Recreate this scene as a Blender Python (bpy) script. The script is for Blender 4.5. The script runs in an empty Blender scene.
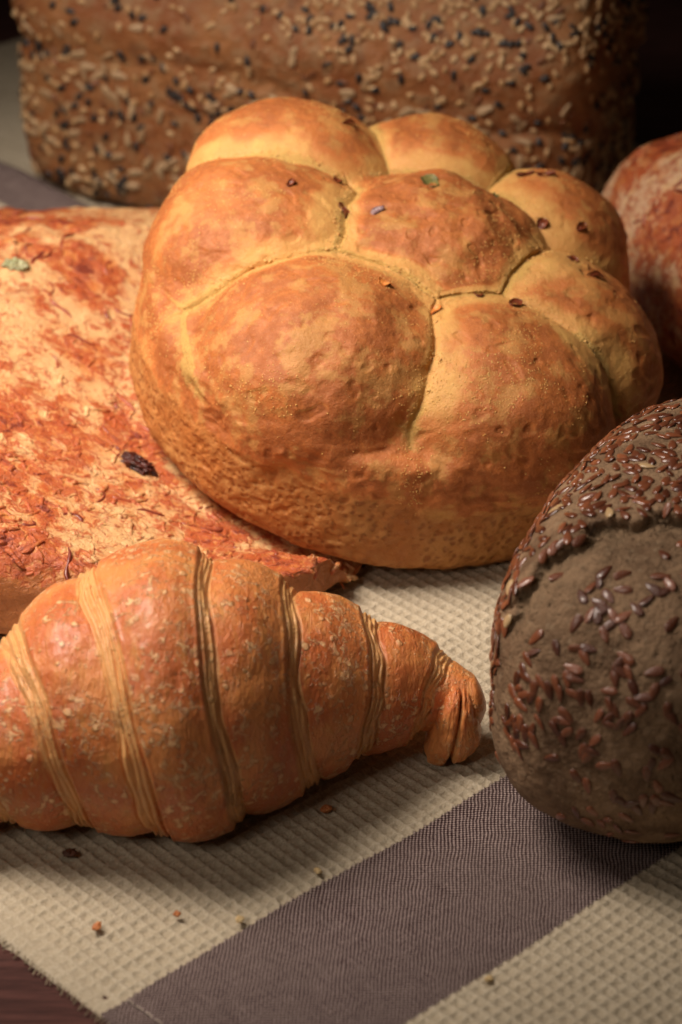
import bpy, math, random
import numpy as np
from mathutils import Matrix, Vector
random.seed(7)
RNG = np.random.default_rng(11)
CM = 0.01                       # everything below is written in centimetres
sc = bpy.context.scene
COL = sc.collection
PI = math.pi
CAMP = np.array([0.0, -78.46, 45.3])
PITCH = math.radians(30)

# ------------------------------------------------------------------ noise
def _h(ix, iy, iz, s):
    n = (ix * 374761393 + iy * 668265263 + iz * 2147483647 + s * 1274126177) & 0xffffffff
    n = ((n ^ (n >> 13)) * 1274126177) & 0xffffffff
    n = ((n ^ (n >> 16)) * 2246822519) & 0xffffffff
    return (n ^ (n >> 15)) & 0xffffffff
GR = np.array([[1,1,0],[-1,1,0],[1,-1,0],[-1,-1,0],[1,0,1],[-1,0,1],[1,0,-1],[-1,0,-1],
               [0,1,1],[0,-1,1],[0,1,-1],[0,-1,-1],[1,1,0],[-1,1,0],[0,-1,1],[0,-1,-1]], float)
def noise(p, scale=1.0, seed=0):
    """gradient noise, about -1..1; p (...,3) in cm, scale = features per cm"""
    q = p * scale + seed * 17.31
    i = np.floor(q).astype(np.int64); f = q - i
    w = f * f * f * (f * (f * 6 - 15) + 10)
    out = 0
    for dx in (0, 1):
        wx = w[..., 0] if dx else 1 - w[..., 0]
        for dy in (0, 1):
            wy = w[..., 1] if dy else 1 - w[..., 1]
            for dz in (0, 1):
                wz = w[..., 2] if dz else 1 - w[..., 2]
                g = GR[_h(i[..., 0] + dx, i[..., 1] + dy, i[..., 2] + dz, seed) & 15]
                d = g[..., 0] * (f[..., 0] - dx) + g[..., 1] * (f[..., 1] - dy) + g[..., 2] * (f[..., 2] - dz)
                out = out + wx * wy * wz * d
    return out
def fbm(p, scale=1.0, octv=4, seed=0, gain=0.5):
    a, t, s = 1.0, 0.0, 0
    for k in range(octv):
        t = t + a * noise(p, scale * 2 ** k, seed + k * 3); s += a; a *= gain
    return t / s * 1.5
def sst(a, b, x):
    t = np.clip((x - a) / (b - a), 0, 1); return t * t * (3 - 2 * t)
def sig(x): return 1 / (1 + np.exp(-np.clip(x, -30, 30)))

# ------------------------------------------------------------------ meshes
def link(o, parent=None):
    COL.objects.link(o)
    if parent is not None: o.parent = parent
    return o
def mesh_from(name, V, F, mat, attrs=None, smooth=True):
    V = np.asarray(V, float).reshape(-1, 3) * CM
    me = bpy.data.meshes.new(name)
    F = np.asarray(F, np.int32); n = F.shape[1]
    me.vertices.add(len(V)); me.vertices.foreach_set('co', V.ravel())
    me.loops.add(F.size); me.loops.foreach_set('vertex_index', F.ravel())
    me.polygons.add(len(F)); me.polygons.foreach_set('loop_start', np.arange(0, F.size, n, dtype=np.int32))
    me.update(calc_edges=True)
    me.polygons.foreach_set('use_smooth', np.full(len(F), smooth))
    for k, a in (attrs or {}).items():
        at = me.attributes.new(k, 'FLOAT', 'POINT'); at.data.foreach_set('value', np.asarray(a, np.float32).ravel())
    me.materials.append(mat); me.update()
    return me
def part(name, V, F, mat, parent=None, attrs=None, smooth=True):
    return link(bpy.data.objects.new(name, mesh_from(name, V, F, mat, attrs, smooth)), parent)
def gridF(nv, nu, closed=True):
    i = np.arange(nv - 1)[:, None]; j = np.arange(nu if closed else nu - 1)[None, :]
    j2 = (j + 1) % nu
    return np.stack([i * nu + j, i * nu + j2, (i + 1) * nu + j2, (i + 1) * nu + j], -1).reshape(-1, 4)
def gnorm(V, closed=True):
    if closed: du = np.roll(V, -1, 1) - np.roll(V, 1, 1)
    else: du = np.gradient(V, axis=1)
    dv = np.gradient(V, axis=0)
    n = np.cross(du, dv); l = np.linalg.norm(n, axis=-1, keepdims=True)
    return n / np.maximum(l, 1e-9)
def subset(F, keepv):
    """faces whose mask is set, with their own vertices"""
    Fk = F[keepv]; ids, inv = np.unique(Fk, return_inverse=True)
    return ids, inv.reshape(Fk.shape)
def thing(name, label, cat, loc=(0, 0, 0), R=None, group=None):
    o = bpy.data.objects.new(name, None); o.empty_display_size = 0.02
    link(o); o['label'] = label; o['category'] = cat
    if group: o['group'] = group
    M = R.to_4x4() if R is not None else Matrix.Identity(4)
    M.translation = Vector(loc) * CM
    o.matrix_world = M
    o['_M'] = 0; del o['_M']
    return o, M
def to_local(M, p):
    Mi = np.array(M.inverted()); return (np.asarray(p) * CM @ Mi[:3, :3].T + Mi[:3, 3]) / CM
def view_dir(M, V):
    """unit vectors towards the viewer's side in a thing's own frame"""
    c = to_local(M, CAMP); d = c - V; return d / np.linalg.norm(d, axis=-1, keepdims=True)

def basis(n, spin, tilt=0.0):
    n = Vector(n).normalized(); a = n.orthogonal().normalized(); b = n.cross(a)
    x = a * math.cos(spin) + b * math.sin(spin); y = n.cross(x)
    R = Matrix((x, y, n)).transposed()
    return R @ Matrix.Rotation(tilt, 3, 'X')
def scatter(V, N, W, M, n, mind=0.0, facing=0.0):
    """n random surface spots weighted by W, kept mind apart, on the side that can be seen"""
    du = np.roll(V, -1, 1) - V; dv = np.gradient(V, axis=0)
    area = np.linalg.norm(np.cross(du, dv), axis=-1)
    vis = (view_dir(M, V) * N).sum(-1)
    w = (area * W * (vis > facing)).ravel(); w = w / w.sum()
    idx = RNG.choice(w.size, size=n * (6 if mind else 1), p=w)
    Vf, Nf = V.reshape(-1, 3), N.reshape(-1, 3); out = []; P = np.zeros((0, 3))
    buf = []
    for i in idx:
        if len(out) >= n: break
        p = Vf[i]
        if mind and len(buf):
            if np.min(np.sum((np.array(buf) - p) ** 2, 1)) < mind * mind: continue
        buf.append(p); out.append((p, Nf[i]))
    return out

def blob_mesh(kind, seg=10, rings=7):
    """unit-ish seed / grain shapes: returns V, F(quads)"""
    th = np.linspace(0, PI, rings + 1)[:, None]; ph = np.linspace(0, 2 * PI, seg, endpoint=False)[None, :]
    x = np.cos(th) + 0 * ph; r = np.sin(th)
    if kind == 'flax':   r = np.sin(th) * (1 - 0.33 * np.cos(th)) ; x = x * 1.05
    if kind == 'sesame': r = np.sin(th) * (1 - 0.28 * np.cos(th))
    if kind == 'kernel': r = np.sin(th) ** 0.8 * (1 - 0.38 * np.cos(th))
    V = np.stack([x, r * np.cos(ph), r * np.sin(ph)], -1)
    return V.reshape(-1, 3), gridF(rings + 1, seg)[:, ::-1]
def joined(name, spots, base, F, size_fn, mat, parent, lift=0.0, attr=None, kind='stuff'):
    Vs, Fs, A = [], [], []
    for k, (p, n) in enumerate(spots):
        s, spin, tilt = size_fn(k)
        R = np.array(basis(n, spin, tilt))
        v = (base * np.asarray(s)) @ R.T + p + np.asarray(n) * lift
        Vs.append(v); Fs.append(F + k * len(base)); A.append(np.full(len(base), random.random()))
    o = part(name, np.concatenate(Vs), np.concatenate(Fs), mat, parent, {'rnd': np.concatenate(A)})
    if kind: o['kind'] = kind
    return o
def singles(name, spots, base, F, size_fn, mats, parent, lift=0.0, variants=6):
    """each seed an object of its own, sharing a few mesh datas"""
    mes = []
    for mat in mats:
        for v in range(variants):
            b = base * (1 + 0.07 * noise(base * 1.3, 1.0, v + 5)[:, None])
            mes.append(mesh_from(name, b, F, mat, {'rnd': np.full(len(base), (v + .5) / variants)}))
    for k, (p, n) in enumerate(spots):
        s, spin, tilt = size_fn(k)
        o = bpy.data.objects.new(name, mes[random.randrange(len(mes))]); link(o, parent)
        R = basis(n, spin, tilt)
        Mx = R.to_4x4() @ Matrix.Diagonal((*s, 1)); Mx.translation = Vector((np.asarray(p) + np.asarray(n) * lift) * CM)
        o.matrix_local = Mx

# ------------------------------------------------------------------ materials
class Mat:
    def __init__(s, name, rough=0.6, sss=0.0, spec=0.5, coat=0.0):
        s.m = bpy.data.materials.new(name); s.m.use_nodes = True
        s.t = s.m.node_tree; s.N = s.t.nodes; s.L = s.t.links
        s.b = s.N['Principled BSDF']
        s.b.inputs['Roughness'].default_value = rough
        s.b.inputs['Specular IOR Level'].default_value = spec
        s.b.inputs['Coat Weight'].default_value = coat
        s.b.inputs['Coat Roughness'].default_value = 0.25
        if sss:
            s.b.inputs['Subsurface Weight'].default_value = sss
            s.b.inputs['Subsurface Radius'].default_value = (1.0, 0.45, 0.2)
            s.b.inputs['Subsurface Scale'].default_value = 0.0035
        tc = s.N.new('ShaderNodeTexCoord'); mp = s.N.new('ShaderNodeMapping')
        mp.inputs['Scale'].default_value = (100, 100, 100)
        s.L.new(tc.outputs['Object'], mp.inputs['Vector']); s.co = mp.outputs['Vector']
    def put(s, sock, v):
        if isinstance(v, (int, float)): sock.default_value = v
        elif isinstance(v, tuple): sock.default_value = v if len(v) == 4 or sock.type == 'VECTOR' else (*v, 1)
        else: s.L.new(v, sock)
    def map(s, scale, rot=(0, 0, 0), src=None):
        n = s.N.new('ShaderNodeMapping'); n.inputs['Scale'].default_value = scale; n.inputs['Rotation'].default_value = rot
        s.L.new(src or s.co, n.inputs['Vector']); return n.outputs[0]
    def noise(s, scale, detail=4, rough=0.55, dist=0.0, vec=None, color=False):
        n = s.N.new('ShaderNodeTexNoise'); n.inputs['Scale'].default_value = scale; n.inputs['Detail'].default_value = detail
        n.inputs['Roughness'].default_value = rough; n.inputs['Distortion'].default_value = dist
        s.L.new(vec or s.co, n.inputs['Vector']); return n.outputs[1 if color else 0]
    def voro(s, scale, feature='F1', vec=None, rnd=1.0, out='Distance'):
        n = s.N.new('ShaderNodeTexVoronoi'); n.feature = feature; n.inputs['Scale'].default_value = scale
        n.inputs['Randomness'].default_value = rnd
        s.L.new(vec or s.co, n.inputs['Vector']); return n.outputs[out]
    def warp(s, scale, amt):
        c = s.noise(scale, 3, color=True); a = s.N.new('ShaderNodeVectorMath'); a.operation = 'MULTIPLY_ADD'
        s.L.new(c, a.inputs[0]); a.inputs[1].default_value = (amt,) * 3; s.L.new(s.co, a.inputs[2]); return a.outputs[0]
    def math(s, op, a, b=0.0, c=0.0, clamp=False):
        n = s.N.new('ShaderNodeMath'); n.operation = op; n.use_clamp = clamp
        s.put(n.inputs[0], a); s.put(n.inputs[1], b); s.put(n.inputs[2], c); return n.outputs[0]
    def rng(s, v, a, b, c=0.0, d=1.0):
        n = s.N.new('ShaderNodeMapRange'); n.interpolation_type = 'SMOOTHSTEP'
        s.put(n.inputs[0], v)
        for k, x in enumerate((a, b, c, d)): n.inputs[k + 1].default_value = x
        return n.outputs[0]
    def mix(s, f, a, b, mode='MIX'):
        n = s.N.new('ShaderNodeMix'); n.data_type = 'RGBA'; n.blend_type = mode
        s.put(n.inputs[0], f); s.put(n.inputs[6], a); s.put(n.inputs[7], b); return n.outputs[2]
    def attr(s, name):
        n = s.N.new('ShaderNodeAttribute'); n.attribute_name = name; return n.outputs['Fac']
    def sep(s, src=None):
        n = s.N.new('ShaderNodeSeparateXYZ'); s.L.new(src or s.co, n.inputs[0]); return n.outputs
    def color(s, c): s.put(s.b.inputs['Base Color'], c)
    def rough(s, r): s.put(s.b.inputs['Roughness'], r)
    def bump(s, *hs):
        """(height, distance in cm) pairs, chained"""
        prev = None
        for h, d in hs:
            n = s.N.new('ShaderNodeBump'); n.inputs['Distance'].default_value = d * CM; n.inputs['Strength'].default_value = 1.0
            s.L.new(h, n.inputs['Height'])
            if prev: s.L.new(prev, n.inputs['Normal'])
            prev = n.outputs[0]
        s.L.new(prev, s.b.inputs['Normal'])

def m_table():
    m = Mat('dark_wood', 0.6, spec=.15)
    v = m.map((0.25, 3.0, 1.0), (0, 0, math.radians(38)))
    g = m.noise(1.2, 6, 0.6, 0.6, v); g2 = m.noise(9, 3, 0.6, 0, v)
    c = m.mix(m.rng(g, .3, .7), (0.035, 0.012, 0.010), (0.095, 0.036, 0.030))
    c = m.mix(m.rng(g2, .5, .75, 0, .5), c, (0.012, 0.005, 0.004)); m.color(c)
    m.bump((g2, 0.02)); return m.m
def m_towel():
    m = Mat('woven_cotton', 0.92, spec=0.15)
    cell = m.attr('ridge'); st = m.attr('stripe')
    n1 = m.noise(14, 3, 0.7); n2 = m.noise(0.35, 3)
    x, y, z = m.sep()
    wu = m.math('SINE', m.math('MULTIPLY', m.math('ADD', x, m.math('MULTIPLY', m.noise(.9, 3), .16)), 2 * PI / 0.15))
    wv = m.math('SINE', m.math('MULTIPLY', m.math('ADD', y, m.math('MULTIPLY', m.noise(1.1, 3), .16)), 2 * PI / 0.14))
    chk = m.math('MULTIPLY', wu, wv)
    fu = m.noise(1.0, 2, .5, 0, m.map((22, 1.2, 1))); fv = m.noise(1.0, 2, .5, 0, m.map((1.2, 22, 1)))
    thread = m.rng(m.math('ADD', m.math('MULTIPLY', chk, 2.2), m.math('MULTIPLY', m.math('ADD', m.math('ADD', n1, fu), fv), 1.6)), 1.6, 3.7)
    beige = m.mix(m.rng(n1, .3, .7), (0.40, 0.335, 0.24), (0.57, 0.50, 0.385))
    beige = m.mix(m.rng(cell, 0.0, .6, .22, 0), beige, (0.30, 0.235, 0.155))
    beige = m.mix(m.rng(n2, .35, .7, 0, .25), beige, (0.42, 0.345, 0.24))
    plum = m.mix(thread, (0.022, 0.006, 0.009), (0.42, 0.325, 0.305))
    plum = m.mix(m.rng(m.noise(0.3, 3), .35, .7, 0, .25), plum, (0.18, 0.135, 0.12))
    m.color(m.mix(st, beige, plum))
    h = m.mix(st, n1, thread)
    m.bump((h, 0.05)); return m.m
def m_bun():
    m = Mat('golden_crust', 0.55, sss=0.12, spec=0.35)
    w = m.warp(.8, .5)
    n1 = m.noise(.55, 5, .6, 0, w); n2 = m.noise(3.0, 5, .65); n3 = m.noise(14, 4, .7)
    toast, pale, wall = m.attr('toast'), m.attr('pale'), m.attr('wall')
    gold, orange, brown = (0.60, 0.30, 0.09), (0.50, 0.165, 0.044), (0.27, 0.074, 0.018)
    c = m.mix(m.rng(m.math('ADD', n1, m.math('MULTIPLY', m.math('SUBTRACT', toast, .5), .8)), .26, .60), gold, orange)
    c = m.mix(m.rng(m.math('ADD', m.math('MULTIPLY', toast, .45), m.math('ADD', m.math('MULTIPLY', n2, .6), m.math('MULTIPLY', n1, .4))), .76, 1.02, 0, .7), c, brown)
    dust = m.rng(m.math('ADD', m.noise(.9, 4, .6), m.math('MULTIPLY', n2, .35)), .66, .80)
    c = m.mix(m.math('MULTIPLY', dust, .28), c, (0.72, 0.46, 0.14))
    pm = m.rng(m.math('ADD', pale, m.math('MULTIPLY', m.math('SUBTRACT', n2, .5), .8)), .32, .7)
    c = m.mix(m.math('MULTIPLY', pm, .7), c, (0.66, 0.42, 0.12))
    cells = m.voro(4.2, 'SMOOTH_F1', m.warp(2, .25)); pore = m.rng(cells, .12, .5)
    wallc = m.mix(pore, (0.27, 0.095, 0.024), (0.50, 0.235, 0.072))
    wallc = m.mix(m.rng(n1, .36, .66), wallc, (0.40, 0.14, 0.032))
    c = m.mix(m.rng(m.math('ADD', wall, m.math('MULTIPLY', m.math('SUBTRACT', n2, .5), .6)), .35, .7), c, wallc)
    speck = m.rng(m.noise(26, 2, .5), .66, .74)
    c = m.mix(m.math('MULTIPLY', speck, .5), c, (0.80, 0.58, 0.25))
    m.color(c); m.rough(m.rng(n2, .3, .7, .42, .68))
    m.bump((n3, .030), (m.noise(5.5, 3, .6), .025), (m.math('MULTIPLY', pore, wall), .035), (m.math('MULTIPLY', pm, n3), .05))
    return m.m
def m_croissant():
    m = Mat('glazed_pastry', 0.33, sss=0.18, spec=0.5, coat=0.22)
    edge, under = m.attr('edge'), m.attr('under')
    w = m.warp(1.4, .35)
    n1 = m.noise(.5, 4, .55, 0, w); n2 = m.noise(2.6, 4, .6)
    st = m.noise(1.6, 4, .6, .3, m.map((2.6, .7, .7)))
    c = m.mix(m.rng(n1, .38, .60), (0.71, 0.265, 0.080), (0.57, 0.150, 0.042))
    c = m.mix(m.rng(st, .5, .72, 0, .55), c, (0.66, 0.31, 0.085))
    bl = m.voro(2.1, 'F1', m.warp(2.6, .28)); zone = m.rng(m.noise(.55, 3, .6), .42, .58)
    blob = m.math('MAXIMUM', m.math('MULTIPLY', m.rng(bl, .26, .16), zone), m.math('MULTIPLY', m.rng(m.noise(3.8, 4, .65, .6), .53, .60), m.rng(m.noise(.7, 3, .6), .44, .56)))
    bl2 = m.voro(6.5, 'F1', m.warp(5, .07)); blob2 = m.math('MULTIPLY', m.rng(bl2, .30, .18), m.rng(m.noise(1.1, 3, .6), .47, .62))
    bb = m.math('MAXIMUM', blob, blob2)
    c = m.mix(m.math('MULTIPLY', bb, .85), c, (0.84, 0.50, 0.24))
    c = m.mix(m.rng(m.math('ADD', edge, m.math('MULTIPLY', m.math('SUBTRACT', n2, .5), .5)), .2, .8, 0, .75), c, (0.76, 0.42, 0.16))
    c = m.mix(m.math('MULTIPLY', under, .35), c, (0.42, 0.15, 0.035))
    m.color(c); m.rough(m.rng(n2, .3, .7, .32, .52))
    wr = m.noise(3.2, 4, .65, .8, m.map((1.7, .9, .9)))
    m.bump((wr, .055), (bb, .05), (m.noise(12, 3, .6), .018), (m.noise(1.6, 4, .6, 1.2, m.map((4.5, .8, .8), (0, 0, 0), m.warp(.8, .5))), .045))
    return m.m
def m_cheese(name, big=.28, white=.0):
    m = Mat(name, 0.40, sss=0.12, spec=0.4)
    w = m.warp(1.2, .8)
    n0 = m.noise(big, 3, .55, 0, w); n1 = m.noise(.8, 5, .65, .3, w); n2 = m.noise(2.4, 5, .65, .8, w); n3 = m.noise(9, 4, .65)
    side = m.attr('side')
    heat = m.math('ADD', m.math('MULTIPLY', n0, .8), m.math('MULTIPLY', n1, .55))
    c = m.mix(m.rng(heat, .60, .77), (0.62, 0.36 + white * .25, 0.16 + white * .6), (0.53, 0.185, 0.052))
    c = m.mix(m.rng(m.noise(1.6, 3, .5), .54, .66, 0, .5), c, (0.70, 0.47, 0.23))
    hot = m.math('ADD', m.math('MULTIPLY', heat, .6), m.math('MULTIPLY', n2, .7))
    c = m.mix(m.rng(hot, .725, .81, 0, .85), c, (0.38, 0.075, 0.024))
    strand = m.voro(1.9, 'DISTANCE_TO_EDGE', m.warp(1.6, 1.0)); sm = m.math('MULTIPLY', m.rng(strand, .10, .02), m.rng(m.noise(.9, 3, .6), .46, .60))
    c = m.mix(m.math('MULTIPLY', sm, .7), c, (0.36, 0.06, 0.018))
    c = m.mix(m.rng(hot, .84, .92, 0, .9), c, (0.17, 0.028, 0.015))
    crust = m.mix(n2, (0.34, 0.11, 0.035), (0.52, 0.20, 0.065))
    c = m.mix(m.rng(m.math('ADD', side, m.math('MULTIPLY', m.math('SUBTRACT', n2, .5), .9)), .35, .75), c, crust)
    m.color(c); m.rough(m.rng(n3, .3, .7, .26, .48))
    m.bump((n2, .15), (n3, .035)); return m.m
def m_rye():
    m = Mat('dark_rye_crust', 0.72, spec=0.25)
    tear = m.attr('tear')
    n1 = m.noise(.6, 5, .6); n2 = m.noise(3, 5, .65); n3 = m.noise(16, 4, .7)
    c = m.mix(m.rng(n1, .36, .62), (0.17, 0.098, 0.054), (0.34, 0.215, 0.125))
    c = m.mix(m.rng(n2, .5, .75, 0, .6), c, (0.085, 0.050, 0.030))
    fl = m.rng(m.noise(4, 4, .7), .55, .68, 0, .6); c = m.mix(fl, c, (0.34, 0.245, 0.155))
    c = m.mix(m.math('MULTIPLY', tear, m.rng(n2, .3, .7, .4, .9)), c, (0.24, 0.165, 0.095))
    m.color(c)
    pits = m.rng(m.voro(3.2, 'F1', m.warp(2, .3)), .0, .22)
    m.bump((n3, .04), (m.noise(5, 4, .65), .13), (m.noise(1.8, 4, .6), .18), (pits, .06), (m.math('MULTIPLY', m.noise(2.5, 4, .7, 1.0), tear), .22)); return m.m
def m_loaf():
    m = Mat('seeded_loaf_crust', 0.5, spec=0.35)
    n1 = m.noise(.35, 5, .6); n2 = m.noise(1.6, 5, .65); n3 = m.noise(8, 4, .7)
    c = m.mix(m.rng(n1, .34, .64), (0.33, 0.145, 0.052), (0.24, 0.080, 0.025))
    c = m.mix(m.rng(n2, .46, .64, 0, .7), c, (0.31, 0.19, 0.095))
    c = m.mix(m.rng(m.noise(.9, 3), .58, .72, 0, .6), c, (0.15, 0.058, 0.024))
    m.color(c); m.bump((n2, .12), (n3, .05)); return m.m
def m_seed(name, a, b, rough=.35, spec=.5, coat=0.0):
    m = Mat(name, rough, spec=spec)
    r = m.attr('rnd'); oi = m.N.new('ShaderNodeObjectInfo').outputs['Random']
    c = m.mix(m.math('FRACT', m.math('ADD', r, oi)), a, b)
    m.color(c); m.bump((m.noise(25, 2), .008))
    m.b.inputs['Coat Weight'].default_value = coat; m.b.inputs['Coat Roughness'].default_value = .15; return m.m
def m_plain(name, a, b, sc_=3, rough=.6, bump=.03, sss=0.0):
    m = Mat(name, rough, sss=sss); m.color(m.mix(m.rng(m.noise(sc_, 4, .6), .3, .7), a, b)); m.bump((m.noise(sc_ * 3, 3), bump)); return m.m

# ------------------------------------------------------------------ the surface
MT = m_table()
x = np.array([[-90, -60, -4], [90, -60, -4], [90, 150, -4], [-90, 150, -4], [-90, -60, -.28], [90, -60, -.28], [90, 150, -.28], [-90, 150, -.28]], float)
tb = part('table', x, [[3, 2, 1, 0], [4, 5, 6, 7], [0, 1, 5, 4], [1, 2, 6, 5], [2, 3, 7, 6], [3, 0, 4, 7]], MT, smooth=False)
tb['kind'] = 'structure'

# ------------------------------------------------------------------ tea towel
ANG = math.radians(43)
tow, TM = thing('tea_towel', 'beige waffle weave cotton tea towel with plum stripes under the breads', 'tea towel', (0, 0, 0), Matrix.Rotation(ANG, 3, 'Z'))
U0, U1, V0, V1 = -22.5, 33.0, -34.0, 46.8
def axis(a, b, segs):
    pts = [a]
    for lo, hi, st in segs: pts += list(np.arange(max(lo, a), min(hi, b), st))
    return np.unique(np.round(np.array(pts + [b]), 4))
us = axis(U0, U1, [(U0, 2, .055), (2, U1, .15)]); vs = axis(V0, V1, [(V0, 8, .055), (8, V1, .15)])
u, v = np.meshgrid(us, vs); P3 = np.stack([u, v, 0 * u], -1)
cell = .40
wob = .035 * noise(P3, .35, 3)
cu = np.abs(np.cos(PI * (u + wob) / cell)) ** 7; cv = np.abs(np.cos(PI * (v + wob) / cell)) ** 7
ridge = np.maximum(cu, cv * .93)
stripe = sst(-20.62, -20.56, v + .015 * np.sign(np.sin(u * 40))) * (1 - sst(-14.74, -14.68, v + .03 * np.sin(u * 28)))
st2 = sst(7.3, 7.4, u) * (1 - sst(9.8, 9.9, u))
stripe = np.maximum(stripe, st2)
hem = sst(U0 + .3, U0 + 1.6, u)
z = -.10 + (.095 * ridge * (1 + .5 * noise(P3, 2.6, 71)) + .022 * noise(P3, 7, 72) + .018 * noise(P3, 3.5, 73)) * (1 - stripe) * (0.25 + .75 * hem) + stripe * .055
z = z + .34 * fbm(P3, .09, 3, 9) + .04 * noise(P3, .5, 4)
z = z + 1.0 * np.exp(-((u - 8.7) / 1.0) ** 2) * sst(17, 27, v)
edge = np.minimum(np.minimum(u - U0, U1 - u), np.minimum(v - V0, V1 - v))
z = z - .16 * (1 - sst(0, .22, edge)) + .05 * np.exp(-((edge - .35) / .2) ** 2)
fr = .05 * noise(P3, 3.0, 8)
uu = u + np.where(u - U0 < .3, fr, 0)
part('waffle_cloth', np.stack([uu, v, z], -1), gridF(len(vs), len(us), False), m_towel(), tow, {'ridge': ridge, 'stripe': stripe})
# stitched hem line and frayed threads along the near edge
def tube(path, r, seg=6):
    path = np.asarray(path, float); n = len(path); r = np.broadcast_to(np.asarray(r, float), (n,))
    T = np.gradient(path, axis=0); T /= np.linalg.norm(T, axis=1, keepdims=True) + 1e-9
    up = np.array([0.13, .21, .97]); A = np.cross(T, up); A /= np.linalg.norm(A, axis=1, keepdims=True) + 1e-9; B = np.cross(T, A)
    a = np.linspace(0, 2 * PI, seg, endpoint=False)
    V = path[:, None] + r[:, None, None] * (A[:, None] * np.cos(a)[None, :, None] + B[:, None] * np.sin(a)[None, :, None])
    return V.reshape(-1, 3), gridF(n, seg)
def tubes(paths, rs, seg=5):
    Vs, Fs, R = [], [], []; k = 0
    for p, r in zip(paths, rs):
        v_, f_ = tube(p, r, seg); Vs.append(v_); Fs.append(f_ + k); k += len(v_); R.append(np.full(len(v_), random.random()))
    return np.concatenate(Vs), np.concatenate(Fs), {'rnd': np.concatenate(R)}
paths, rs = [], []
for k in range(330):
    v0 = -33 + k * .16 + random.uniform(-.05, .05); L = random.uniform(.08, .22)
    t = np.linspace(0, 1, 4)[:, None]; b = random.uniform(-.1, .1)
    paths.append(np.hstack([U0 + .06 - L * t, v0 + b * t, -.08 - .14 * t ** 1.5])); rs.append(.022)
V_, F_, A_ = tubes(paths, rs); o = part('frayed_edge', V_, F_, m_seed('loose_cotton_thread', (.16, .12, .08), (.42, .35, .24), .9, .1), tow, A_); o['kind'] = 'stuff'

ps_ = []
for k in range(15):
    v0 = -20.5 + k * .39; ps_.append(np.array([[U0 + 1.0, v0, .0], [U0 + 1.02, v0 + .08, .045], [U0 + 1.0, v0 + .2, .045], [U0 + 1.0, v0 + .27, .0]]) + [0, 0, float(np.interp(v0, vs, z[:, np.searchsorted(us, U0 + 1.0)]))])
V_, F_, A_ = tubes(ps_, [.03] * len(ps_)); o = part('hem_stitching', V_, F_, m_seed('pale_sewing_thread', (.34, .28, .24), (.42, .35, .30), .8, .1), tow, A_); o['kind'] = 'stuff'
# ------------------------------------------------------------------ radial bodies
def dirs(nu, nv):
    t = np.linspace(0.0005, PI - .0005, nv)[:, None]; p = np.linspace(0, 2 * PI, nu, endpoint=False)[None, :]
    return np.stack([np.sin(t) * np.cos(p), -np.sin(t) * np.sin(p), np.cos(t) + 0 * p], -1)
def sup(d, a, b, c, n, nz=None):
    nz = nz or n
    h = (np.abs(d[..., 0] / a) ** n + np.abs(d[..., 1] / b) ** n) ** (nz / n) + np.abs(d[..., 2] / c) ** nz
    return h ** (-1 / nz)

# --- round pull-apart bun
Rb = (Matrix.Rotation(math.radians(10), 3, 'X') @ Matrix.Rotation(math.radians(11), 3, 'Y'))
bun, BM = thing('pull_apart_bun', 'big round golden pull-apart bun of soft domed dough balls in the middle', 'bread bun', (1.25, 3.7, 1.85), Rb)
D = dirs(1100, 620); cz = 3.6
def ell_exit(d, c, s):
    c = np.array(c, float) - [0, 0, cz]; s = np.array(s, float)
    A = ((d / s) ** 2).sum(-1); B = -2 * (d * c / s ** 2).sum(-1); Cc = (c * c / s ** 2).sum() - 1
    disc = B * B - 4 * A * Cc
    return np.where(disc > 0, (-B + np.sqrt(np.maximum(disc, 0))) / (2 * A), 0)
lobes = [('A', (-3.6, 5.2, 5.0), (4.1, 3.6, 3.4)), ('B', (.9, 5.9, 4.9), (3.7, 3.2, 3.4)), ('E', (4.9, 3.9, 4.8), (3.5, 3.6, 3.2)),
         ('F', (4.9, -1.0, 4.7), (3.95, 3.9, 3.3)), ('G', (2.6, -4.3, 4.6), (4.2, 4.1, 3.4)), ('H', (-2.3, -4.0, 4.6), (4.7, 4.3, 3.6)),
         ('C', (-4.5, 1.2, 4.9), (4.2, 4.2, 3.4)), ('D', (.8, 1.1, 5.5), (4.6, 4.2, 3.25))]
lobes = [(nm, (c[0] * (1.07 if nm not in 'DFE' else 1), c[1] * (1.07 if nm != 'D' else 1), c[2]), s_) for nm, c, s_ in lobes]
rr = [ell_exit(D, c, s) + .34 * noise(D * 7 + k * 5, .30, k) + .16 * noise(D * 7 + k * 5, .8, k + 20) for k, (nm, c, s) in enumerate(lobes)]
# pan-baked wall under the lobes
ct = np.maximum(np.sqrt(D[..., 0] ** 2 + D[..., 1] ** 2), 1e-6)
wallR = 9.0 - .45 * sst(-.1, .35, D[..., 2]) + .10 * noise(D * 8, .25, 31)
r_w = wallR / ct; zz = D[..., 2] * r_w
r_floor = np.where(D[..., 2] < 0, cz / np.maximum(-D[..., 2], 1e-6), 1e6)
r_up = np.where(D[..., 2] > 0, 1.45 / np.maximum(D[..., 2], 1e-6), 1e6)
nn = 9.0
r_wall = (r_w ** -nn + np.minimum(r_floor, r_up) ** -nn) ** (-1 / nn)
dome = ell_exit(D, (0, 0, 3.6), (8.85, 8.65, 4.2)) + .2 * noise(D * 6, .4, 77)
ALL = np.stack(rr + [r_wall], 0)
who = ALL.argmax(0)
def smax(a, b, k): return np.maximum(a, b) + np.log1p(np.exp(-k * np.abs(a - b))) / k * .55
LL = np.sort(ALL[:-1], 0)[-2:]
r = smax(smax(LL[1], LL[0], 6.0), dome, 4.5)
r = smax(r, r_wall, 2.0)
iswall = sst(0.0, .5, r_wall - np.max(ALL[:-1], 0))
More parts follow.
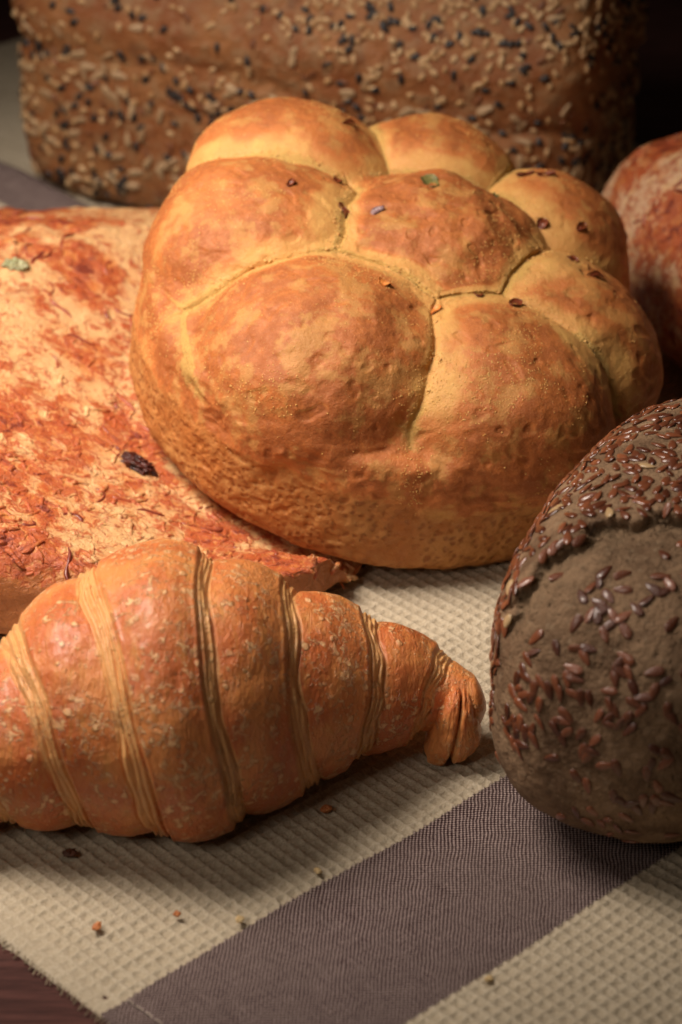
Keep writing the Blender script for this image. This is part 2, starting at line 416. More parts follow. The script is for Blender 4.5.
lob = np.sort(ALL[:-1], 0)[-2:]; lgap = lob[1] - lob[0]
cre = np.exp(-(lgap / .16) ** 2) * (1 - iswall)
V = D * r[..., None]
r = r - .20 * cre * (.6 + .6 * noise(V, .6, 12)) + .16 * fbm(V, .28, 4, 14) + .02 * fbm(V, 1.1, 3, 16) - .05 * sst(.25, .5, noise(V, 1.7, 17)) + .03 * fbm(V, 2.2, 3, 15)
# wrinkled skin where the lobes meet the wall, pan marks and small dents on the wall
seam = np.exp(-((r_wall - np.max(ALL[:-1], 0)) / .28) ** 2)
r = r - .12 * seam * sst(-.25, .45, fbm(V, .5, 3, 22)) + .06 * seam * (1 - np.abs(noise(V * [1, 1, 2.2], .9, 23)) * 2.2)
r = r + iswall * (.03 * fbm(V, 1.4, 3, 24) - .018 * (1 - np.abs(noise(V, 2.4, 26)) * 2))
pit = np.zeros_like(r)
for k in range(80):
    d0 = RNG.normal(size=3); d0[2] = abs(d0[2]) * 1.1; d0 /= np.linalg.norm(d0)
    dd = np.arccos(np.clip((D * d0).sum(-1), -1, 1)) * 9
    w_ = random.uniform(.10, .30); pit += random.choice([-1, -1, 1]) * random.uniform(.03, .07) * np.exp(-(dd / w_) ** 2)
r = r + pit
V = D * r[..., None]; V[..., 2] += cz
# folds running up the left flank, where the dough tore open
N = gnorm(V); 
if (N * D).sum() < 0: N = -N
pl = np.exp(-(lgap / (.5 + .3 * fbm(V, .5, 3, 48))) ** 2) * (1 - iswall)
az = np.degrees(np.arctan2(D[..., 1], D[..., 0]))
flank = np.exp(-((az + 172) / 16) ** 2) + np.exp(-((az - 188) / 16) ** 2)
hz = V[..., 2]
tear = np.clip(np.exp(-(np.abs(((az + 360) % 360) - 206) / 17) ** 2) * sst(3.6, 4.6, hz) * (1 - sst(6.6, 7.8, hz)), 0, 1)
pale = np.clip(pl * sst(-.2, .3, noise(V, .22, 40) + .25) * .75 + tear * (.15 + .8 * seam) + .22 * sst(.15, .5, fbm(V, .3, 3, 44)) * (1 - iswall), 0, 1)
toast = np.clip(.10 + .85 * sst(.3, 2.0, lgap + .6 * fbm(V, .35, 3, 47)) * sst(-.2, .5, N[..., 2]) - .4 * cre + .35 * fbm(V, .25, 3, 45) + .75 * np.exp(-((hz - 4.4) / 1.1) ** 2), 0, 1)
wallA = np.clip((1 - sst(2.6, 3.9, hz + .5 * fbm(V, .35, 3, 46))), 0, 1)
F = gridF(*D.shape[:2]); wf = who.ravel()[F[:, 0]]
MB = m_bun()
at = {'pale': pale, 'toast': toast, 'wall': wallA}
FL = F[:, ::-1] if np.dot(np.cross(V.reshape(-1,3)[F[200000,1]]-V.reshape(-1,3)[F[200000,0]], V.reshape(-1,3)[F[200000,2]]-V.reshape(-1,3)[F[200000,0]]), D.reshape(-1,3)[F[200000,0]]) < 0 else F
FLIP = FL is not F
for k in range(9):
    ids, f2 = subset(FL, wf == k)
    part('baked_wall' if k == 8 else 'dough_ball', V.reshape(-1, 3)[ids], f2, MB, bun, {a: b.ravel()[ids] for a, b in at.items()})
# yellow meal and crumbs dusted over the lobes
gb, gF = blob_mesh('grain', 5, 3)
mealW = (1 - wallA) * (sst(.05, .5, fbm(V, .4, 3, 50)) * 1.2 + 1.6 * np.exp(-(lgap / .4) ** 2) + .5 * tear + .06)
sp = scatter(V, N, mealW ** 1.3, BM, 5500, 0, -.1)
def sz(a, b, fl=1.0):
    return lambda k: ((random.uniform(a, b), random.uniform(a, b) * .8, random.uniform(a, b) * fl * .7), random.uniform(0, 6.28), random.uniform(-.3, .3))
joined('corn_meal', sp, gb, gF, sz(.014, .038, .7), m_seed('yellow_meal', (.70, .45, .16), (.62, .34, .10), .8, .2), bun, .006)
joined('bread_flecks', scatter(V, N, np.exp(-(lgap / .25) ** 2) * (1 - iswall), BM, 60, 0, 0), gb, gF, sz(.04, .09), m_seed('crumb', (.70, .44, .16), (.5, .24, .08), .8, .2), bun, .01)
def flake_mesh(a=.3, b=.17, seed=0):
    t = np.linspace(-1, 1, 9)[:, None]; s = np.linspace(-1, 1, 5)[None, :]
    X = t * a + 0 * s; Y = s * b * (1 - t ** 2 * .6) + 0 * t; Z = .06 * (Y / b) ** 2 + .05 * np.sin(t * 3 + seed) + 0 * s
    top_ = np.stack([X, Y, Z + .03], -1).reshape(-1, 3); bot = top_ - [0, 0, .04]
    Fg = gridF(9, 5, False); n = len(top_)
    Vv = np.concatenate([top_, bot]); 
    ring = list(range(0, 5)) + [k * 5 + 4 for k in range(1, 9)] + [40 + k for k in range(3, -1, -1)] + [k * 5 for k in range(7, 0, -1)]
    side = [[ring[i], ring[(i + 1) % len(ring)], ring[(i + 1) % len(ring)] + n, ring[i] + n] for i in range(len(ring))]
    Vv = Vv + .03 * np.stack([noise(Vv, 4, seed + 1), noise(Vv, 4, seed + 2), noise(Vv, 4, seed + 3)], -1)
    return Vv, np.concatenate([Fg, (Fg + n)[:, ::-1], np.array(side)])
mG = m_plain('dried_green_pepper', (.10, .11, .035), (.20, .16, .05), 6, .3); mP = m_plain('purple_onion_skin', (.10, .035, .05), (.42, .30, .30), 6, .25)
mR = m_plain('dark_red_pepper', (.10, .02, .008), (.22, .05, .015), 6, .35); mO = m_plain('orange_carrot_bit', (.62, .17, .03), (.72, .30, .08), 5, .4)
def near_local(px, py):
    """surface spot whose bearing/height match a measured spot (x, y in the bun's own top plane)"""
    top = N[..., 2] > 0.05
    d = (V[..., 0] - px) ** 2 + (V[..., 1] - py) ** 2 + np.where(top, 0, 99)
    i = np.unravel_index(d.argmin(), d.shape); return V[i], N[i]
flk = [(.15, 2.2, .36, .20, mG, 1.2, 'green'), (-1.6, .6, .24, .10, mP, -.7, 0), (-2.9, 2.7, .2, .13, mR, .4, 0), (-2.7, .8, .24, .14, mR, 1.4, 0),
       (3.9, 5.2, .28, .13, mR, -.2, 0), (4.6, 5.0, .26, .12, mR, -.6, 0), (5.3, .2, .17, .14, mR, 1.5, 0), (6.0, -.6, .30, .09, mR, -.2, 0),
       (4.4, 2.4, .18, .14, mR, .3, 0), (5.8, 2.6, .2, .12, mR, .1, 0), (1.9, -2.6, .22, .13, mR, .7, 0), (3.1, -2.9, .26, .16, mR, .2, 0),
       (-4.6, 1.2, .16, .08, mR, .2, 0), (-2.6, 5.8, .24, .05, mR, 0, 0), (2.6, 2.8, .12, .08, mG, 1.0, 0), (-1.4, -3.4, .18, .16, mO, .3, 0), (.4, -3.7, .2, .17, mO, 0, 0)]
for k, (a, b, l, w_, mt, sp_, _) in enumerate(flk):
    p, n = near_local(a, b); Vv, Ff = flake_mesh(l * 1.35, w_ * 1.35, k)
    Rm = np.array(basis(n, sp_)); o = part('vegetable_flake', Vv @ Rm.T, Ff, mt, bun)
    o.location = Vector(p + n * .01) * CM

# --- croissant
Cc0 = np.array([-4.85, -17.14, 0.0])
cro, CMx = thing('croissant', 'glossy golden brown croissant with layered ridges lying on the towel', 'croissant', tuple(Cc0))
def pix_at(px, py, z):
    C, S = math.cos(PITCH), math.sin(PITCH); f = 2600
    d = np.array([px - 341, f * C + (512 - py) * S, -f * S + (512 - py) * C]); t = (CAMP[2] - z) / -d[2]; return CAMP + d * t
tab = [(-175, 812, 10, .9), (-160, 808, 26, .9), (-120, 788, 56, .92), (-60, 755, 90, .92), (0, 735, 105, .92), (25, 722, 116, .91), (50, 712, 126, .91), (100, 699, 137, .90), (170, 692, 147, .89),
       (235, 692, 137, .89), (300, 689, 114, .92), (360, 686, 93, .95), (410, 687, 75, 1.0), (440, 691, 62, 1.05), (464, 699, 50, 1.2), (477, 703, 37, 1.6), (483, 705, 20, 2.93), (486, 706, 7, 8.3)]
T = np.array([t[0] for t in tab], float)
rad = np.array([t[2] for t in tab]) / 35.2
ctr = np.array([pix_at(t[0], t[1], max(t[2] / 35.2 * t[3], .6)) for t in tab]) - Cc0
NS, NA = 900, 560
s_ = np.concatenate([[-175], np.sort(np.concatenate([np.linspace(-174, 486, NS - 1)]))])
def cub(x, X, Y):      # Catmull-Rom through the table
    m = np.gradient(Y, X, axis=0); k = np.clip(np.searchsorted(X, x) - 1, 0, len(X) - 2); h = X[k + 1] - X[k]; t = (x - X[k]) / h
    if Y.ndim > 1: t = t[:, None]; h = h[:, None]
    return (2*t**3-3*t**2+1)*Y[k] + (t**3-2*t**2+t)*h*m[k] + (-2*t**3+3*t**2)*Y[k+1] + (t**3-t**2)*h*m[k+1]
cc = cub(s_, T, ctr); ra = np.maximum(cub(s_, T, rad), .02)
cc[:, 2] = np.maximum(cc[:, 2], .3)
al = np.linspace(0, 2 * PI, NA, endpoint=False)          # 0 faces the viewer's side, pi/2 up/back
ev = np.array([0, -math.cos(.6), math.sin(.6)]); eu = np.array([0, math.sin(.6), math.cos(.6)])
Dc = np.cos(al)[:, None] * ev + np.sin(al)[:, None] * eu
S2, A2 = np.meshgrid(s_, al, indexing='ij')
sa = np.sin(A2); base_r = np.broadcast_to(ra[:, None], S2.shape).copy()
ridges = [(-120, -92, -60, -1), (-62, -22, 22, -1), (18, 62, 97, -1), (98, 141, 172, -1), (198, 214, 236, 1), (282, 291, 304, 1), (360, 370, 350, 1), (438, 424, 408, 1)]
Pn = np.stack([S2 / 35.2, np.cos(A2) * 4, np.sin(A2) * 4], -1)
edgeA = np.zeros_like(S2); stepH = np.zeros_like(S2); pillow = np.zeros_like(S2)
RX = []
for k, (tp, md, bt, sd) in enumerate(ridges):
    q = md + (tp - bt) / 2 * sa + ((tp + bt) / 2 - md) * sa * sa + 5 * noise(Pn * [0, 1, 1] + k * 9, .35, k + 60)
    RX.append(q)
    d = (S2 - q) / 35.2 * sd                          # >0 on the lower, outer side
    w = (.36, .46, .44, .50, .32, .34, .36, .30)[k]
    wv_ = w * (1 + .4 * noise(Pn * [0, 1, 1] + k * 5, .5, k + 70))
    stp = 0
    for j, (o_, hgt) in enumerate(((0.0, .17), (.36, .10), (.66, .10), (1.0, .12))):
        dj = d - o_ * wv_ * (1 + .28 * noise(Pn * [.2, 1, 1], .8, k * 4 + j))
        stp = stp - hgt * sig(dj / .028)
        am_ = .8 + .7 * noise(Pn * [.3, 1, 1], .6, k * 7 + j + 400)
        stepH += am_ * (.05 * np.exp(-((dj + .07) / .07) ** 2) - .09 * np.exp(-((dj - .035) / .04) ** 2))
    amp = 1.0 if k < 7 else .6
    stepH += amp * (stp + .30 * sst(-.3, 1.9, d))     # step down, then the next band swells again
    inb = sst(-.12, .0, d) * (1 - sst(wv_ * 1.0, wv_ * 1.25 + .1, d))
    edgeA = np.maximum(edgeA, inb * np.clip(.62 + .5 * noise(Pn * [2.5, .5, .5], 1.0, 90 + k) + .25 * (d > .1), 0, 1))
order = RX
pill = np.zeros_like(S2)
for a_, b_ in zip(order[:-1], order[1:]):
    t = (S2 - a_) / (b_ - a_); pill += np.where((t > 0) & (t < 1), 0.22 * np.sin(PI * np.clip(t, 0, 1)) ** .7, 0)
shrink = np.clip(base_r / 2.2, 0.03, 1)
r = base_r + (stepH * .95 + pill) * shrink
Vc = cc[:, None] + Dc[None] * r[..., None]
amp = shrink
r = r + amp * (.06 * fbm(Vc * [1, .8, .8], .55, 3, 80) + .035 * fbm(Vc, 1.6, 3, 81) * (1 - .3 * edgeA))
# twist lines along the bands
r = r + amp * .02 * np.abs(noise(Vc * [1.6, .5, .5], 1.3, 84)) * (1 - edgeA)
Vc = cc[:, None] + Dc[None] * np.maximum(r, .01)[..., None]
lowz = .10; Vc[..., 2] = np.where(Vc[..., 2] < lowz + .6, lowz + .6 * np.exp((np.minimum(Vc[..., 2], lowz + .6) - lowz - .6) / .6), Vc[..., 2])
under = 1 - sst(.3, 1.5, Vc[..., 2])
MC = m_croissant()
Fc = gridF(NS, NA)
Nc = gnorm(Vc)
if (Nc * Dc[None]).sum() < 0: Nc = -Nc
else: Fc = Fc
def orient(F, V, outw):
    Vf = V.reshape(-1, 3); i = len(F) // 2; a, b, c = Vf[F[i, 0]], Vf[F[i, 1]], Vf[F[i, 2]]
    return F if np.dot(np.cross(b - a, c - a), outw) > 0 else F[:, ::-1]
i_ = len(Fc) // 2
Fc = orient(Fc, Vc, Dc[(Fc[i_, 0]) % NA])
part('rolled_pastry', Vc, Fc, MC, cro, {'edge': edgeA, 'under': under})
# curled tip folded towards the viewer at the right end
tipc = pix_at(452, 722, 1.25) - Cc0
Dt = dirs(260, 160)
rt = sup(Dt, .80, .9, 1.30, 2.6)
Vt = Dt * rt[..., None]
tz = (Vt[..., 2] + 1.3) / 2.6
cr = np.exp(-((Vt[..., 0] - .02 - .10 * Vt[..., 2]) / .075) ** 2)
rt = rt * (1 - .26 * cr) + .10 * fbm(Vt, 1.0, 3, 91) + .07 * fbm(Vt * [3, 1, .6], 1.6, 3, 92)
Vt = Dt * rt[..., None]
Vt[..., 0] = Vt[..., 0] * (1.30 - .75 * tz) + .16 * tz
Vt[..., 2] -= .32 * (Vt[..., 0] < 0) * np.abs(Vt[..., 0]) * (1 - tz)
Vt[..., 2] += .30 * np.clip(Vt[..., 0], 0, 1) * (1 - tz)
Vt = Vt + tipc; Vt[..., 2] = np.maximum(Vt[..., 2], .06)
Ft = gridF(160, 260); Ft = orient(Ft, Vt, Dt.reshape(-1, 3)[Ft[len(Ft) // 2, 0]])
part('curled_tip', Vt, Ft, MC, cro, {'edge': np.exp(-((cr - .5) / .4) ** 2) * .7 * (cr > .1), 'under': 0 * rt + .1})

# --- cheese topped bread on the left
che, HM = thing('cheese_bread', 'broad flat bread baked with browned orange cheese at the left', 'bread', (-11.8, 4.7, 0))
def cheese_body(root, M, a, b, h, seed, nu=760, nv=420, n=3.2, mat=None, shreds=500, dark=70, lump=1.0):
    Dd = dirs(nu, nv)
    r = np.where(Dd[..., 2] > 0, sup(Dd, a, b, h, n, 2.3), sup(Dd, a, b, h, n, 9.0 if root is che else 2.3))
    V = Dd * r[..., None]
    V[..., 2] = np.where(V[..., 2] < 0, V[..., 2] * .42, V[..., 2])
    up = sst(.1, .7, Dd[..., 2])
    N = gnorm(V); N = N if (N * Dd).sum() > 0 else -N
    q = lump * (.55 * fbm(V, .10, 3, seed) * up + .16 * fbm(V, .5, 4, seed + 4) + .06 * fbm(V, 1.8, 3, seed + 7) + (up * (.09 * (1 - np.abs(noise(V, .8, seed + 15)) * 3) + .03 * (1 - np.abs(noise(V, 1.7, seed + 16)) * 3)) if root is che else 0))
    V = V + N * q[..., None]
    V[..., 2] -= V[..., 2].min() - .02
    if root is che:              # pressed down under the bun that leans on it
        w_ = V + np.array([-11.8, 4.7, 0]); nb = np.array(Rb)[:, 2]; pb = np.array([1.25, 3.7, 1.85])
        plane = pb[2] - (nb[0] * (w_[..., 0] - pb[0]) + nb[1] * (w_[..., 1] - pb[1])) / nb[2]
        rad_ = np.hypot(w_[..., 0] - pb[0], w_[..., 1] - pb[1])
        out_ = np.maximum(rad_ - 9.0, 0); lim = np.maximum(np.maximum(plane - .12, .3) + .24 * out_, np.minimum(1.7, .3 + 1.6 * out_) + .10 * out_)
        V[..., 2] = -np.log(np.exp(-V[..., 2] / .12) + np.exp(-lim / .12)) * .12 + .06 * fbm(V, .8, 3, 66)
        V[..., 2] = np.maximum(V[..., 2], .02)
    N = gnorm(V); N = N if (N * Dd).sum() > 0 else -N
    side = 1 - sst(*((.18, .62) if root is che else (-.35, .05)), N[..., 2] + .16 * fbm(V, .4, 3, seed + 9))
    F = gridF(nv, nu); F = orient(F, V, Dd.reshape(-1, 3)[F[len(F) // 2, 0]])
    part('crust', V, F, mat, root, {'side': side})
    W = (1 - side) * sst(-.3, .3, fbm(V, .3, 3, seed + 11) + .1) + .12 * (N[..., 2] > 0)
    def strings(spots, L0, L1, r0, lift, kk=1.0):
        ps, rs = [], []
        for p, nrm in spots:
            L = random.uniform(L0, L1); sp_ = random.uniform(0, 6.28); R_ = np.array(basis(nrm, sp_)); k1, k2 = random.uniform(-1.6, 1.6) * kk, random.uniform(-3, 3) * kk
            t = np.linspace(-.5, .5, 9); ang = k1 * t + k2 * t * t
            x_ = np.cumsum(np.cos(ang)) * L / 9; y_ = np.cumsum(np.sin(ang)) * L / 9; x_ -= x_.mean(); y_ -= y_.mean()
            z_ = -.35 * (t * 2) ** 2 * r0 * 3 + random.uniform(-.2, .6) * r0
            ps.append(np.stack([x_, y_, z_], 1) @ R_.T + p + nrm * lift)
            rs.append(r0 * np.array([.4, .85, 1.2, 1.0, .8, 1.1, 1, .8, .35]) * random.uniform(.6, 1.5))
        return tubes(ps, rs, 6)
    if shreds:
        V_, F_, A_ = strings(scatter(V, N, W * (.12 + sst(2, -7, V[..., 1]) if root is che else 1), M, shreds, 0, 0), .4, 1.3, .075, -.045)
        A_['side'] = np.zeros(len(V_)); o = part('cheese_shreds', V_, F_, mat, root, A_); o['kind'] = 'stuff'
    if dark:
        V_, F_, A_ = strings(scatter(V, N, W, M, dark, 0, 0), .6, 1.9, .055, -.03, 2.6)
        o = part('burnt_onion_strands', V_, F_, mBurnt, root, A_); o['kind'] = 'stuff'
    return V, N
mShred = m_seed('melted_cheese', (.74, .40, .15), (.58, .20, .06), .38, .5)
mBurnt = m_seed('burnt_onion', (.14, .022, .014), (.34, .075, .03), .35, .5)
Vh, Nh = cheese_body(che, HM, 13.4, 13.7, 4.1, 100, mat=m_cheese('browned_cheese'), shreds=1100, dark=170, n=3.6)
# one charred, wrinkled tomato piece near the bun
def surf_at(V, N, x, y):
    d = (V[..., 0] - x) ** 2 + (V[..., 1] - y) ** 2 + np.where(N[..., 2] > 0.1, 0, 99); i = np.unravel_index(d.argmin(), d.shape); return V[i], N[i]
def charred(root, V, N, x, y, s, seed, mat, name='charred_tomato'):
    Dd = dirs(90, 50); r = sup(Dd, s, s * .62, s * .35, 2.2); v = Dd * r[..., None]
    r = r * (1 + .35 * np.abs(noise(v, 2.6 / s, seed)) * 2 - .25 + .2 * noise(v, 5 / s, seed + 1)); v = Dd * r[..., None]
    p, n = surf_at(V, N, x, y); R_ = np.array(basis(n, seed * 1.7)); F = gridF(50, 90); F = orient(F, v, Dd.reshape(-1, 3)[F[len(F) // 2, 0]])
    o = part(name, v @ R_.T, F, mat, root); o.location = Vector(p + n * s * .08) * CM
mChar = m_plain('charred_skin', (.012, .004, .004), (.09, .018, .012), 5, .28, .05)
q = pix_at(136, 440, 3.6) - np.array([-11.8, 4.7, 0]); charred(che, Vh, Nh, q[0], q[1], .72, 3, mChar)
q = pix_at(20, 325, 3.6) - np.array([-11.8, 4.7, 0]); charred(che, Vh, Nh, q[0], q[1], .5, 5, m_plain('green_pepper_bit', (.16, .17, .07), (.38, .36, .20), 4, .35), 'green_pepper_bit')

# --- cheese and ham bread behind the bun on the right
Rr = Matrix.Rotation(math.radians(-62), 3, 'Z')
ham, AM = thing('cheese_roll', 'elongated cheese bread with orange and white melted top behind the bun at the right', 'bread', (17.2, 10.6, 0), Rr)
Va, Na = cheese_body(ham, AM, 10.5, 5.4, 6.2, 140, 560, 320, 2.4, m_cheese('orange_melted_cheese', .30, .12), shreds=50, dark=25, lump=.6)
for k, (px, py) in enumerate(((655, 305), (668, 330))):
    w = pix_at(px, py, 5.2); q = to_local(AM, w); charred(ham, Va, Na, q[0], q[1], .5, 7 + k, mChar)

# --- dark rye roll with flax seeds
Rf = Matrix.Rotation(math.radians(-24.9), 3, 'Z')
rye, RM = thing('flax_seed_roll', 'dark brown rye roll with a torn crust and scattered flax seeds at the right', 'bread roll', (10.0, -13.9, 0), Rf)
Df = dirs(1000, 620)
c_ = 4.89
rf = sup(Df, 4.44, 8.10, c_, 2.79)
Vf = Df * rf[..., None]
e = (Vf[..., 1] - Vf[..., 0] + 3.2) / 1.414 + .5 * fbm(Vf, .35, 3, 200) + .34 * fbm(Vf, 1.1, 3, 203, .5)
act = sst(1.6, 3.0, Vf[..., 2]) * (1 - sst(1.8, 3.6, Vf[..., 0]))
lip = sig(e / .07) * act
rf = rf + .17 * lip * np.exp(-np.maximum(e, 0) / 1.8) - act * (1 - sig(e / .07)) * (.50 * np.exp(-np.maximum(-e, 0) / .6))
tearA = act * np.exp(-np.maximum(-e - .05, 0) / .9) * (e < .02)
rf = rf + .16 * fbm(Vf, .22, 3, 205) * sst(-4.6, -3, Vf[..., 2]) + .05 * fbm(Vf, .9, 3, 208) + .02 * fbm(Vf, 3, 2, 211) + tearA * (.30 * fbm(Vf * [1, 1, 1], 1.5, 4, 212))
Vf = Df * rf[..., None]; Vf[..., 2] += c_ - .15; Vf[..., 2] = np.maximum(Vf[..., 2], .04)
Nf = gnorm(Vf); Nf = Nf if (Nf * Df).sum() > 0 else -Nf
Ff = gridF(620, 1000); Ff = orient(Ff, Vf, Df.reshape(-1, 3)[Ff[len(Ff) // 2, 0]])
part('crust', Vf, Ff, m_rye(), rye, {'tear': tearA})
mF = m_seed('flax_seed_coat', (.085, .022, .010), (.27, .085, .036), .30, .6, .6)
mFp = m_seed('golden_flax_coat', (.40, .26, .13), (.55, .38, .20), .3, .5)
fb, fF = blob_mesh('flax', 12, 9)
low = sst(1.2, 3.6, Vf[..., 2])
clus = sst(-.15, .25, fbm(Vf, .45, 2, 220))
Wf = np.where(e > .1, 2.0 * (1 - .3 * clus), (.30 + 1.5 * clus) * low * sst(.9, 1.7, -e)) + .02
def fsz(k): s = random.uniform(.88, 1.12); return ((.25 * s, .125 * s, .05 * s), random.gauss(1.0, .9), random.uniform(-.5, .5) if k % 3 else random.uniform(-.2, .2))
spf = scatter(Vf, Nf, Wf, RM, 960, .19, -.05)
cl = to_local(RM, CAMP)
def by_size(spots, M):
    c = to_local(M, CAMP); return sorted(spots, key=lambda s: -float(np.dot((c - s[0]) / np.linalg.norm(c - s[0]), s[1])) / float(np.linalg.norm(c - s[0])) ** 2)
def inframe(s, M):
    w = np.array(M) @ np.append(np.asarray(s[0]) * CM, 1); w = w[:3] / CM - CAMP
    C, S = math.cos(PITCH), math.sin(PITCH); zc = w[1] * C - w[2] * S; return abs(2600 * w[0] / zc) < 350 and abs(2600 * (w[1] * S + w[2] * C) / zc) < 520
spf = by_size(spf, RM); inn = [s for s in spf if inframe(s, RM)]; out = [s for s in spf if not inframe(s, RM)]
singles('flax_seed', inn[:100], fb, fF, fsz, [mF], rye, .02)
joined('flax_seeds', inn[100:] + out, fb, fF, fsz, mF, rye, .02)
joined('golden_flax_seeds', scatter(Vf, Nf, Wf + .05, RM, 16, .5, 0), fb, fF, fsz, mFp, rye, .03)

# --- tall seeded tin loaf at the back
Rl = Matrix.Rotation(math.radians(-21), 3, 'Z')
loaf, LM = thing('seeded_loaf', 'tall brown tin loaf covered in mixed pale and black seeds at the back', 'bread loaf', (-.6, 29.0, 0), Rl)
Dl = dirs(1000, 560)
rl = sup(Dl, 13.0, 6.3, 7.2, 5.5, 9)
Vl = Dl * rl[..., None]; zl = Vl[..., 2] + 7.1
cre = np.exp(-((zl - 6.5 - 1.6 * noise(Vl * [1, 1, 0], .14, 301)) / .4) ** 2) * sst(-.4, .3, noise(Vl * [1, 1, 0], .2, 309))
bul = sst(6.6, 8.6, zl)
rl = rl * (1 - .022 * cre + .02 * bul) + .20 * fbm(Vl, .18, 3, 302) + .12 * fbm(Vl, .7, 4, 304) + .05 * fbm(Vl, 2, 2, 306)
Vl = Dl * rl[..., None]; Vl[..., 2] += 7.1
Vl[..., 1] += np.where(Vl[..., 1] < 0, .9 * sst(8, 14, Vl[..., 2]) * 2.2, 0)
Vl[..., 2] = np.maximum(Vl[..., 2], .03)
Nl = gnorm(Vl); Nl = Nl if (Nl * Dl).sum() > 0 else -Nl
Fl = gridF(560, 1000); Fl = orient(Fl, Vl, Dl.reshape(-1, 3)[Fl[len(Fl) // 2, 0]])
part('crust', Vl, Fl, m_loaf(), loaf)
sb, sF = blob_mesh('sesame', 9, 7); kb, kF = blob_mesh('kernel', 10, 8)
mS = m_seed('sesame_coat', (.42, .24, .10), (.56, .38, .20), .5); mK = m_seed('black_sesame_coat', (.012, .010, .010), (.035, .026, .024), .35)
mN = m_seed('sunflower_kernel_coat', (.33, .20, .10), (.46, .32, .18), .55); mB = m_seed('linseed_coat', (.16, .055, .022), (.26, .10, .04), .35)
fr_ = ((Nl[..., 1] < .3) | (Nl[..., 0] > .3)) & (np.abs(Vl[..., 0]) < 14)
cl1 = sst(-.25, .35, fbm(Vl, .3, 2, 320)); wallW = 1 - sst(6.5, 7.6, Vl[..., 2])
Wl = fr_ * (.25 + .9 * cl1 + 2.2 * sst(7.6, 9.6, Vl[..., 2]) * sst(-1, 4, Vl[..., 0]))
def ss(a, b, c): return lambda k: ((a * random.uniform(.85, 1.15), b * random.uniform(.85, 1.15), c), random.uniform(0, 6.28), random.uniform(-.5, .5))
for nm, mt, bs, bf, cnt, sf, ww in (('sesame_seed', mS, sb, sF, 1400, ss(.19, .12, .07), Wl), ('black_seed', mK, sb, sF, 640, ss(.22, .14, .09), Wl * (.5 + wallW)),
                                ('sunflower_kernel', mN, kb, kF, 230, ss(.38, .17, .09), fr_ * (.15 + wallW)), ('brown_seed', mB, sb, sF, 260, ss(.23, .12, .06), fr_ * (.4 + wallW))):
    spots = scatter(Vl, Nl, ww, LM, cnt, .16, 0); spots = by_size(spots, LM)
    i1 = [s for s in spots if inframe(s, LM)]; i2 = [s for s in spots if not inframe(s, LM)]
    singles(nm, i1[:100], bs, bf, sf, [mt], loaf, .03, 3)
    joined(nm + 's', i1[100:] + i2, bs, bf, sf, mt, loaf, .03)

# --- loose crumbs and seeds on the towel
def crumb(px, py, s, mat, name, label, cat, seed, long=1.6):
    w = pix_at(px, py, .1); Dd = dirs(36, 22); r = sup(Dd, s * long, s, s * .7, 2.2)
    v = Dd * r[..., None]; r = r * (1 + .45 * noise(v, 1.6 / s, seed) + .2 * noise(v, 4 / s, seed + 3)); v = Dd * r[..., None]
    Rz = np.array(Matrix.Rotation(seed * 1.3, 3, 'Z')); F = gridF(22, 36); F = orient(F, v, Dd.reshape(-1, 3)[F[len(F) // 2, 0]])
    o = part(name, v @ Rz.T, F, mat); o.location = Vector((w[0], w[1], s * .6 + .02)) * CM
    o['label'] = label; o['category'] = cat; o['group'] = 'crumbs fallen on the tea towel'
mc1 = m_plain('crumb_orange', (.42, .12, .03), (.58, .22, .07), 6, .5); mc2 = m_plain('crumb_pale', (.52, .36, .16), (.66, .50, .27), 6, .7); mc3 = m_plain('crumb_dark', (.06, .02, .01), (.14, .05, .025), 6, .4)
crumb(97, 926, .10, mc1, 'crumb', 'long orange brown flake of crust nearest the bottom left corner', 'crumb', 1, 1.7)
crumb(177, 913, .09, mc1, 'crumb', 'small reddish crumb left of the plum stripe, right of a longer flake', 'crumb', 2, 1.1)
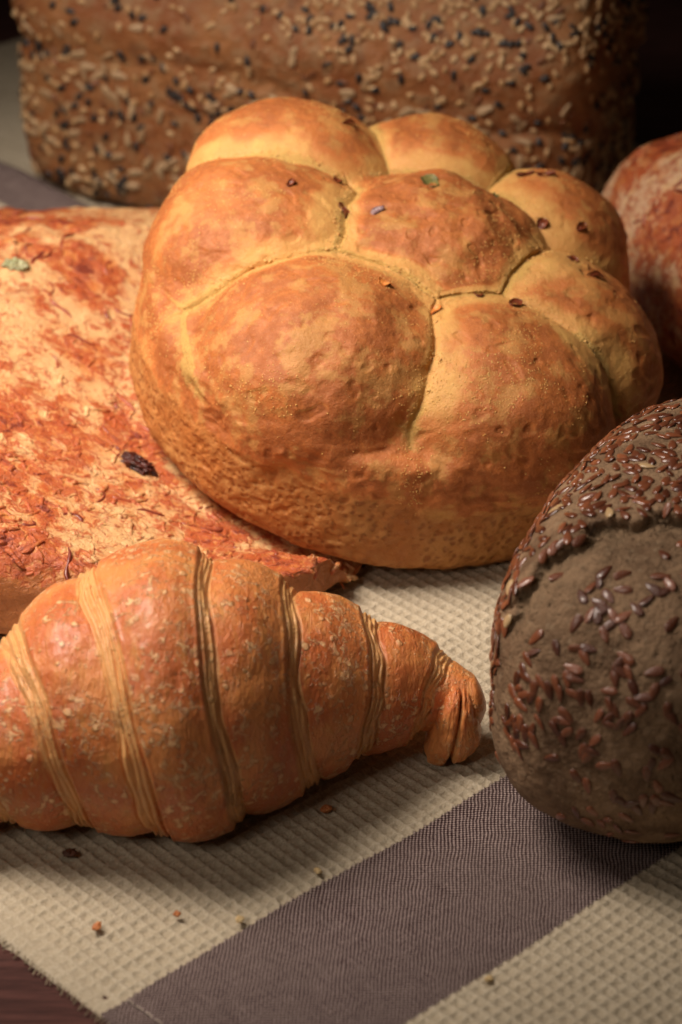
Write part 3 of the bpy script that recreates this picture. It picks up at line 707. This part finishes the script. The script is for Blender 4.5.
crumb(70, 853, .14, mc3, 'crumb', 'dark brown flake in the shadow under the croissant', 'crumb', 5, 1.5)
crumb(326, 809, .12, mc1, 'crumb', 'large reddish flake between the croissant and the plum stripe', 'crumb', 3, 1.5)
crumb(318, 870, .09, mc2, 'crumb', 'tiny pale crumb beside the upper edge of the plum stripe', 'crumb', 4, 1.4)
crumb(240, 919, .11, mc2, 'crumb', 'flat tan crumb on the waffle weave below the croissant', 'crumb', 6, 1.3)
crumb(489, 978, .10, mc2, 'crumb', 'pale golden crumb on the beige cloth below the plum stripe', 'crumb', 8, 1.1)

# ------------------------------------------------------------------ light and camera
w = bpy.data.worlds.new('World'); sc.world = w; w.use_nodes = True
w.node_tree.nodes['Background'].inputs[0].default_value = (1.0, .72, .50, 1); w.node_tree.nodes['Background'].inputs[1].default_value = .017
def lamp(name, loc, aim, size, power, col, spread=180):
    l = bpy.data.lights.new(name, 'AREA'); l.shape = 'SQUARE'; l.size = size * CM; l.energy = power; l.color = col; l.spread = math.radians(spread)
    o = bpy.data.objects.new(name, l); link(o); o.location = Vector(loc) * CM
    o.rotation_euler = (Vector(aim) - Vector(loc)).to_track_quat('-Z', 'Y').to_euler()
lamp('softbox', (-28, -8, 50), (-12, 0, 2), 26, 1.55, (1.0, .87, .745), 78)
lamp('front_fill', (-30, -58, 44), (-2, -14, 3), 18, .08, (1.0, .86, .73), 60)  # added weak fill lamp, gives glints on the seeds and croissant
cam = bpy.data.cameras.new('camera'); co = bpy.data.objects.new('camera', cam); link(co)
cam.sensor_fit = 'VERTICAL'; cam.sensor_height = 36; cam.lens = 2600 / 1024 * 36
cam.clip_start = .02; cam.clip_end = 20
co.location = Vector(CAMP) * CM; co.rotation_euler = (PI / 2 - PITCH, 0, 0)
cam.dof.use_dof = True; cam.dof.focus_distance = .79; cam.dof.aperture_fstop = 12
sc.camera = co
sc.view_settings.view_transform = 'Standard'; sc.view_settings.look = 'None'; sc.view_settings.exposure = 0; sc.view_settings.gamma = 1
sc.render.engine = 'CYCLES'; sc.cycles.use_denoising = True; sc.cycles.max_bounces = 6
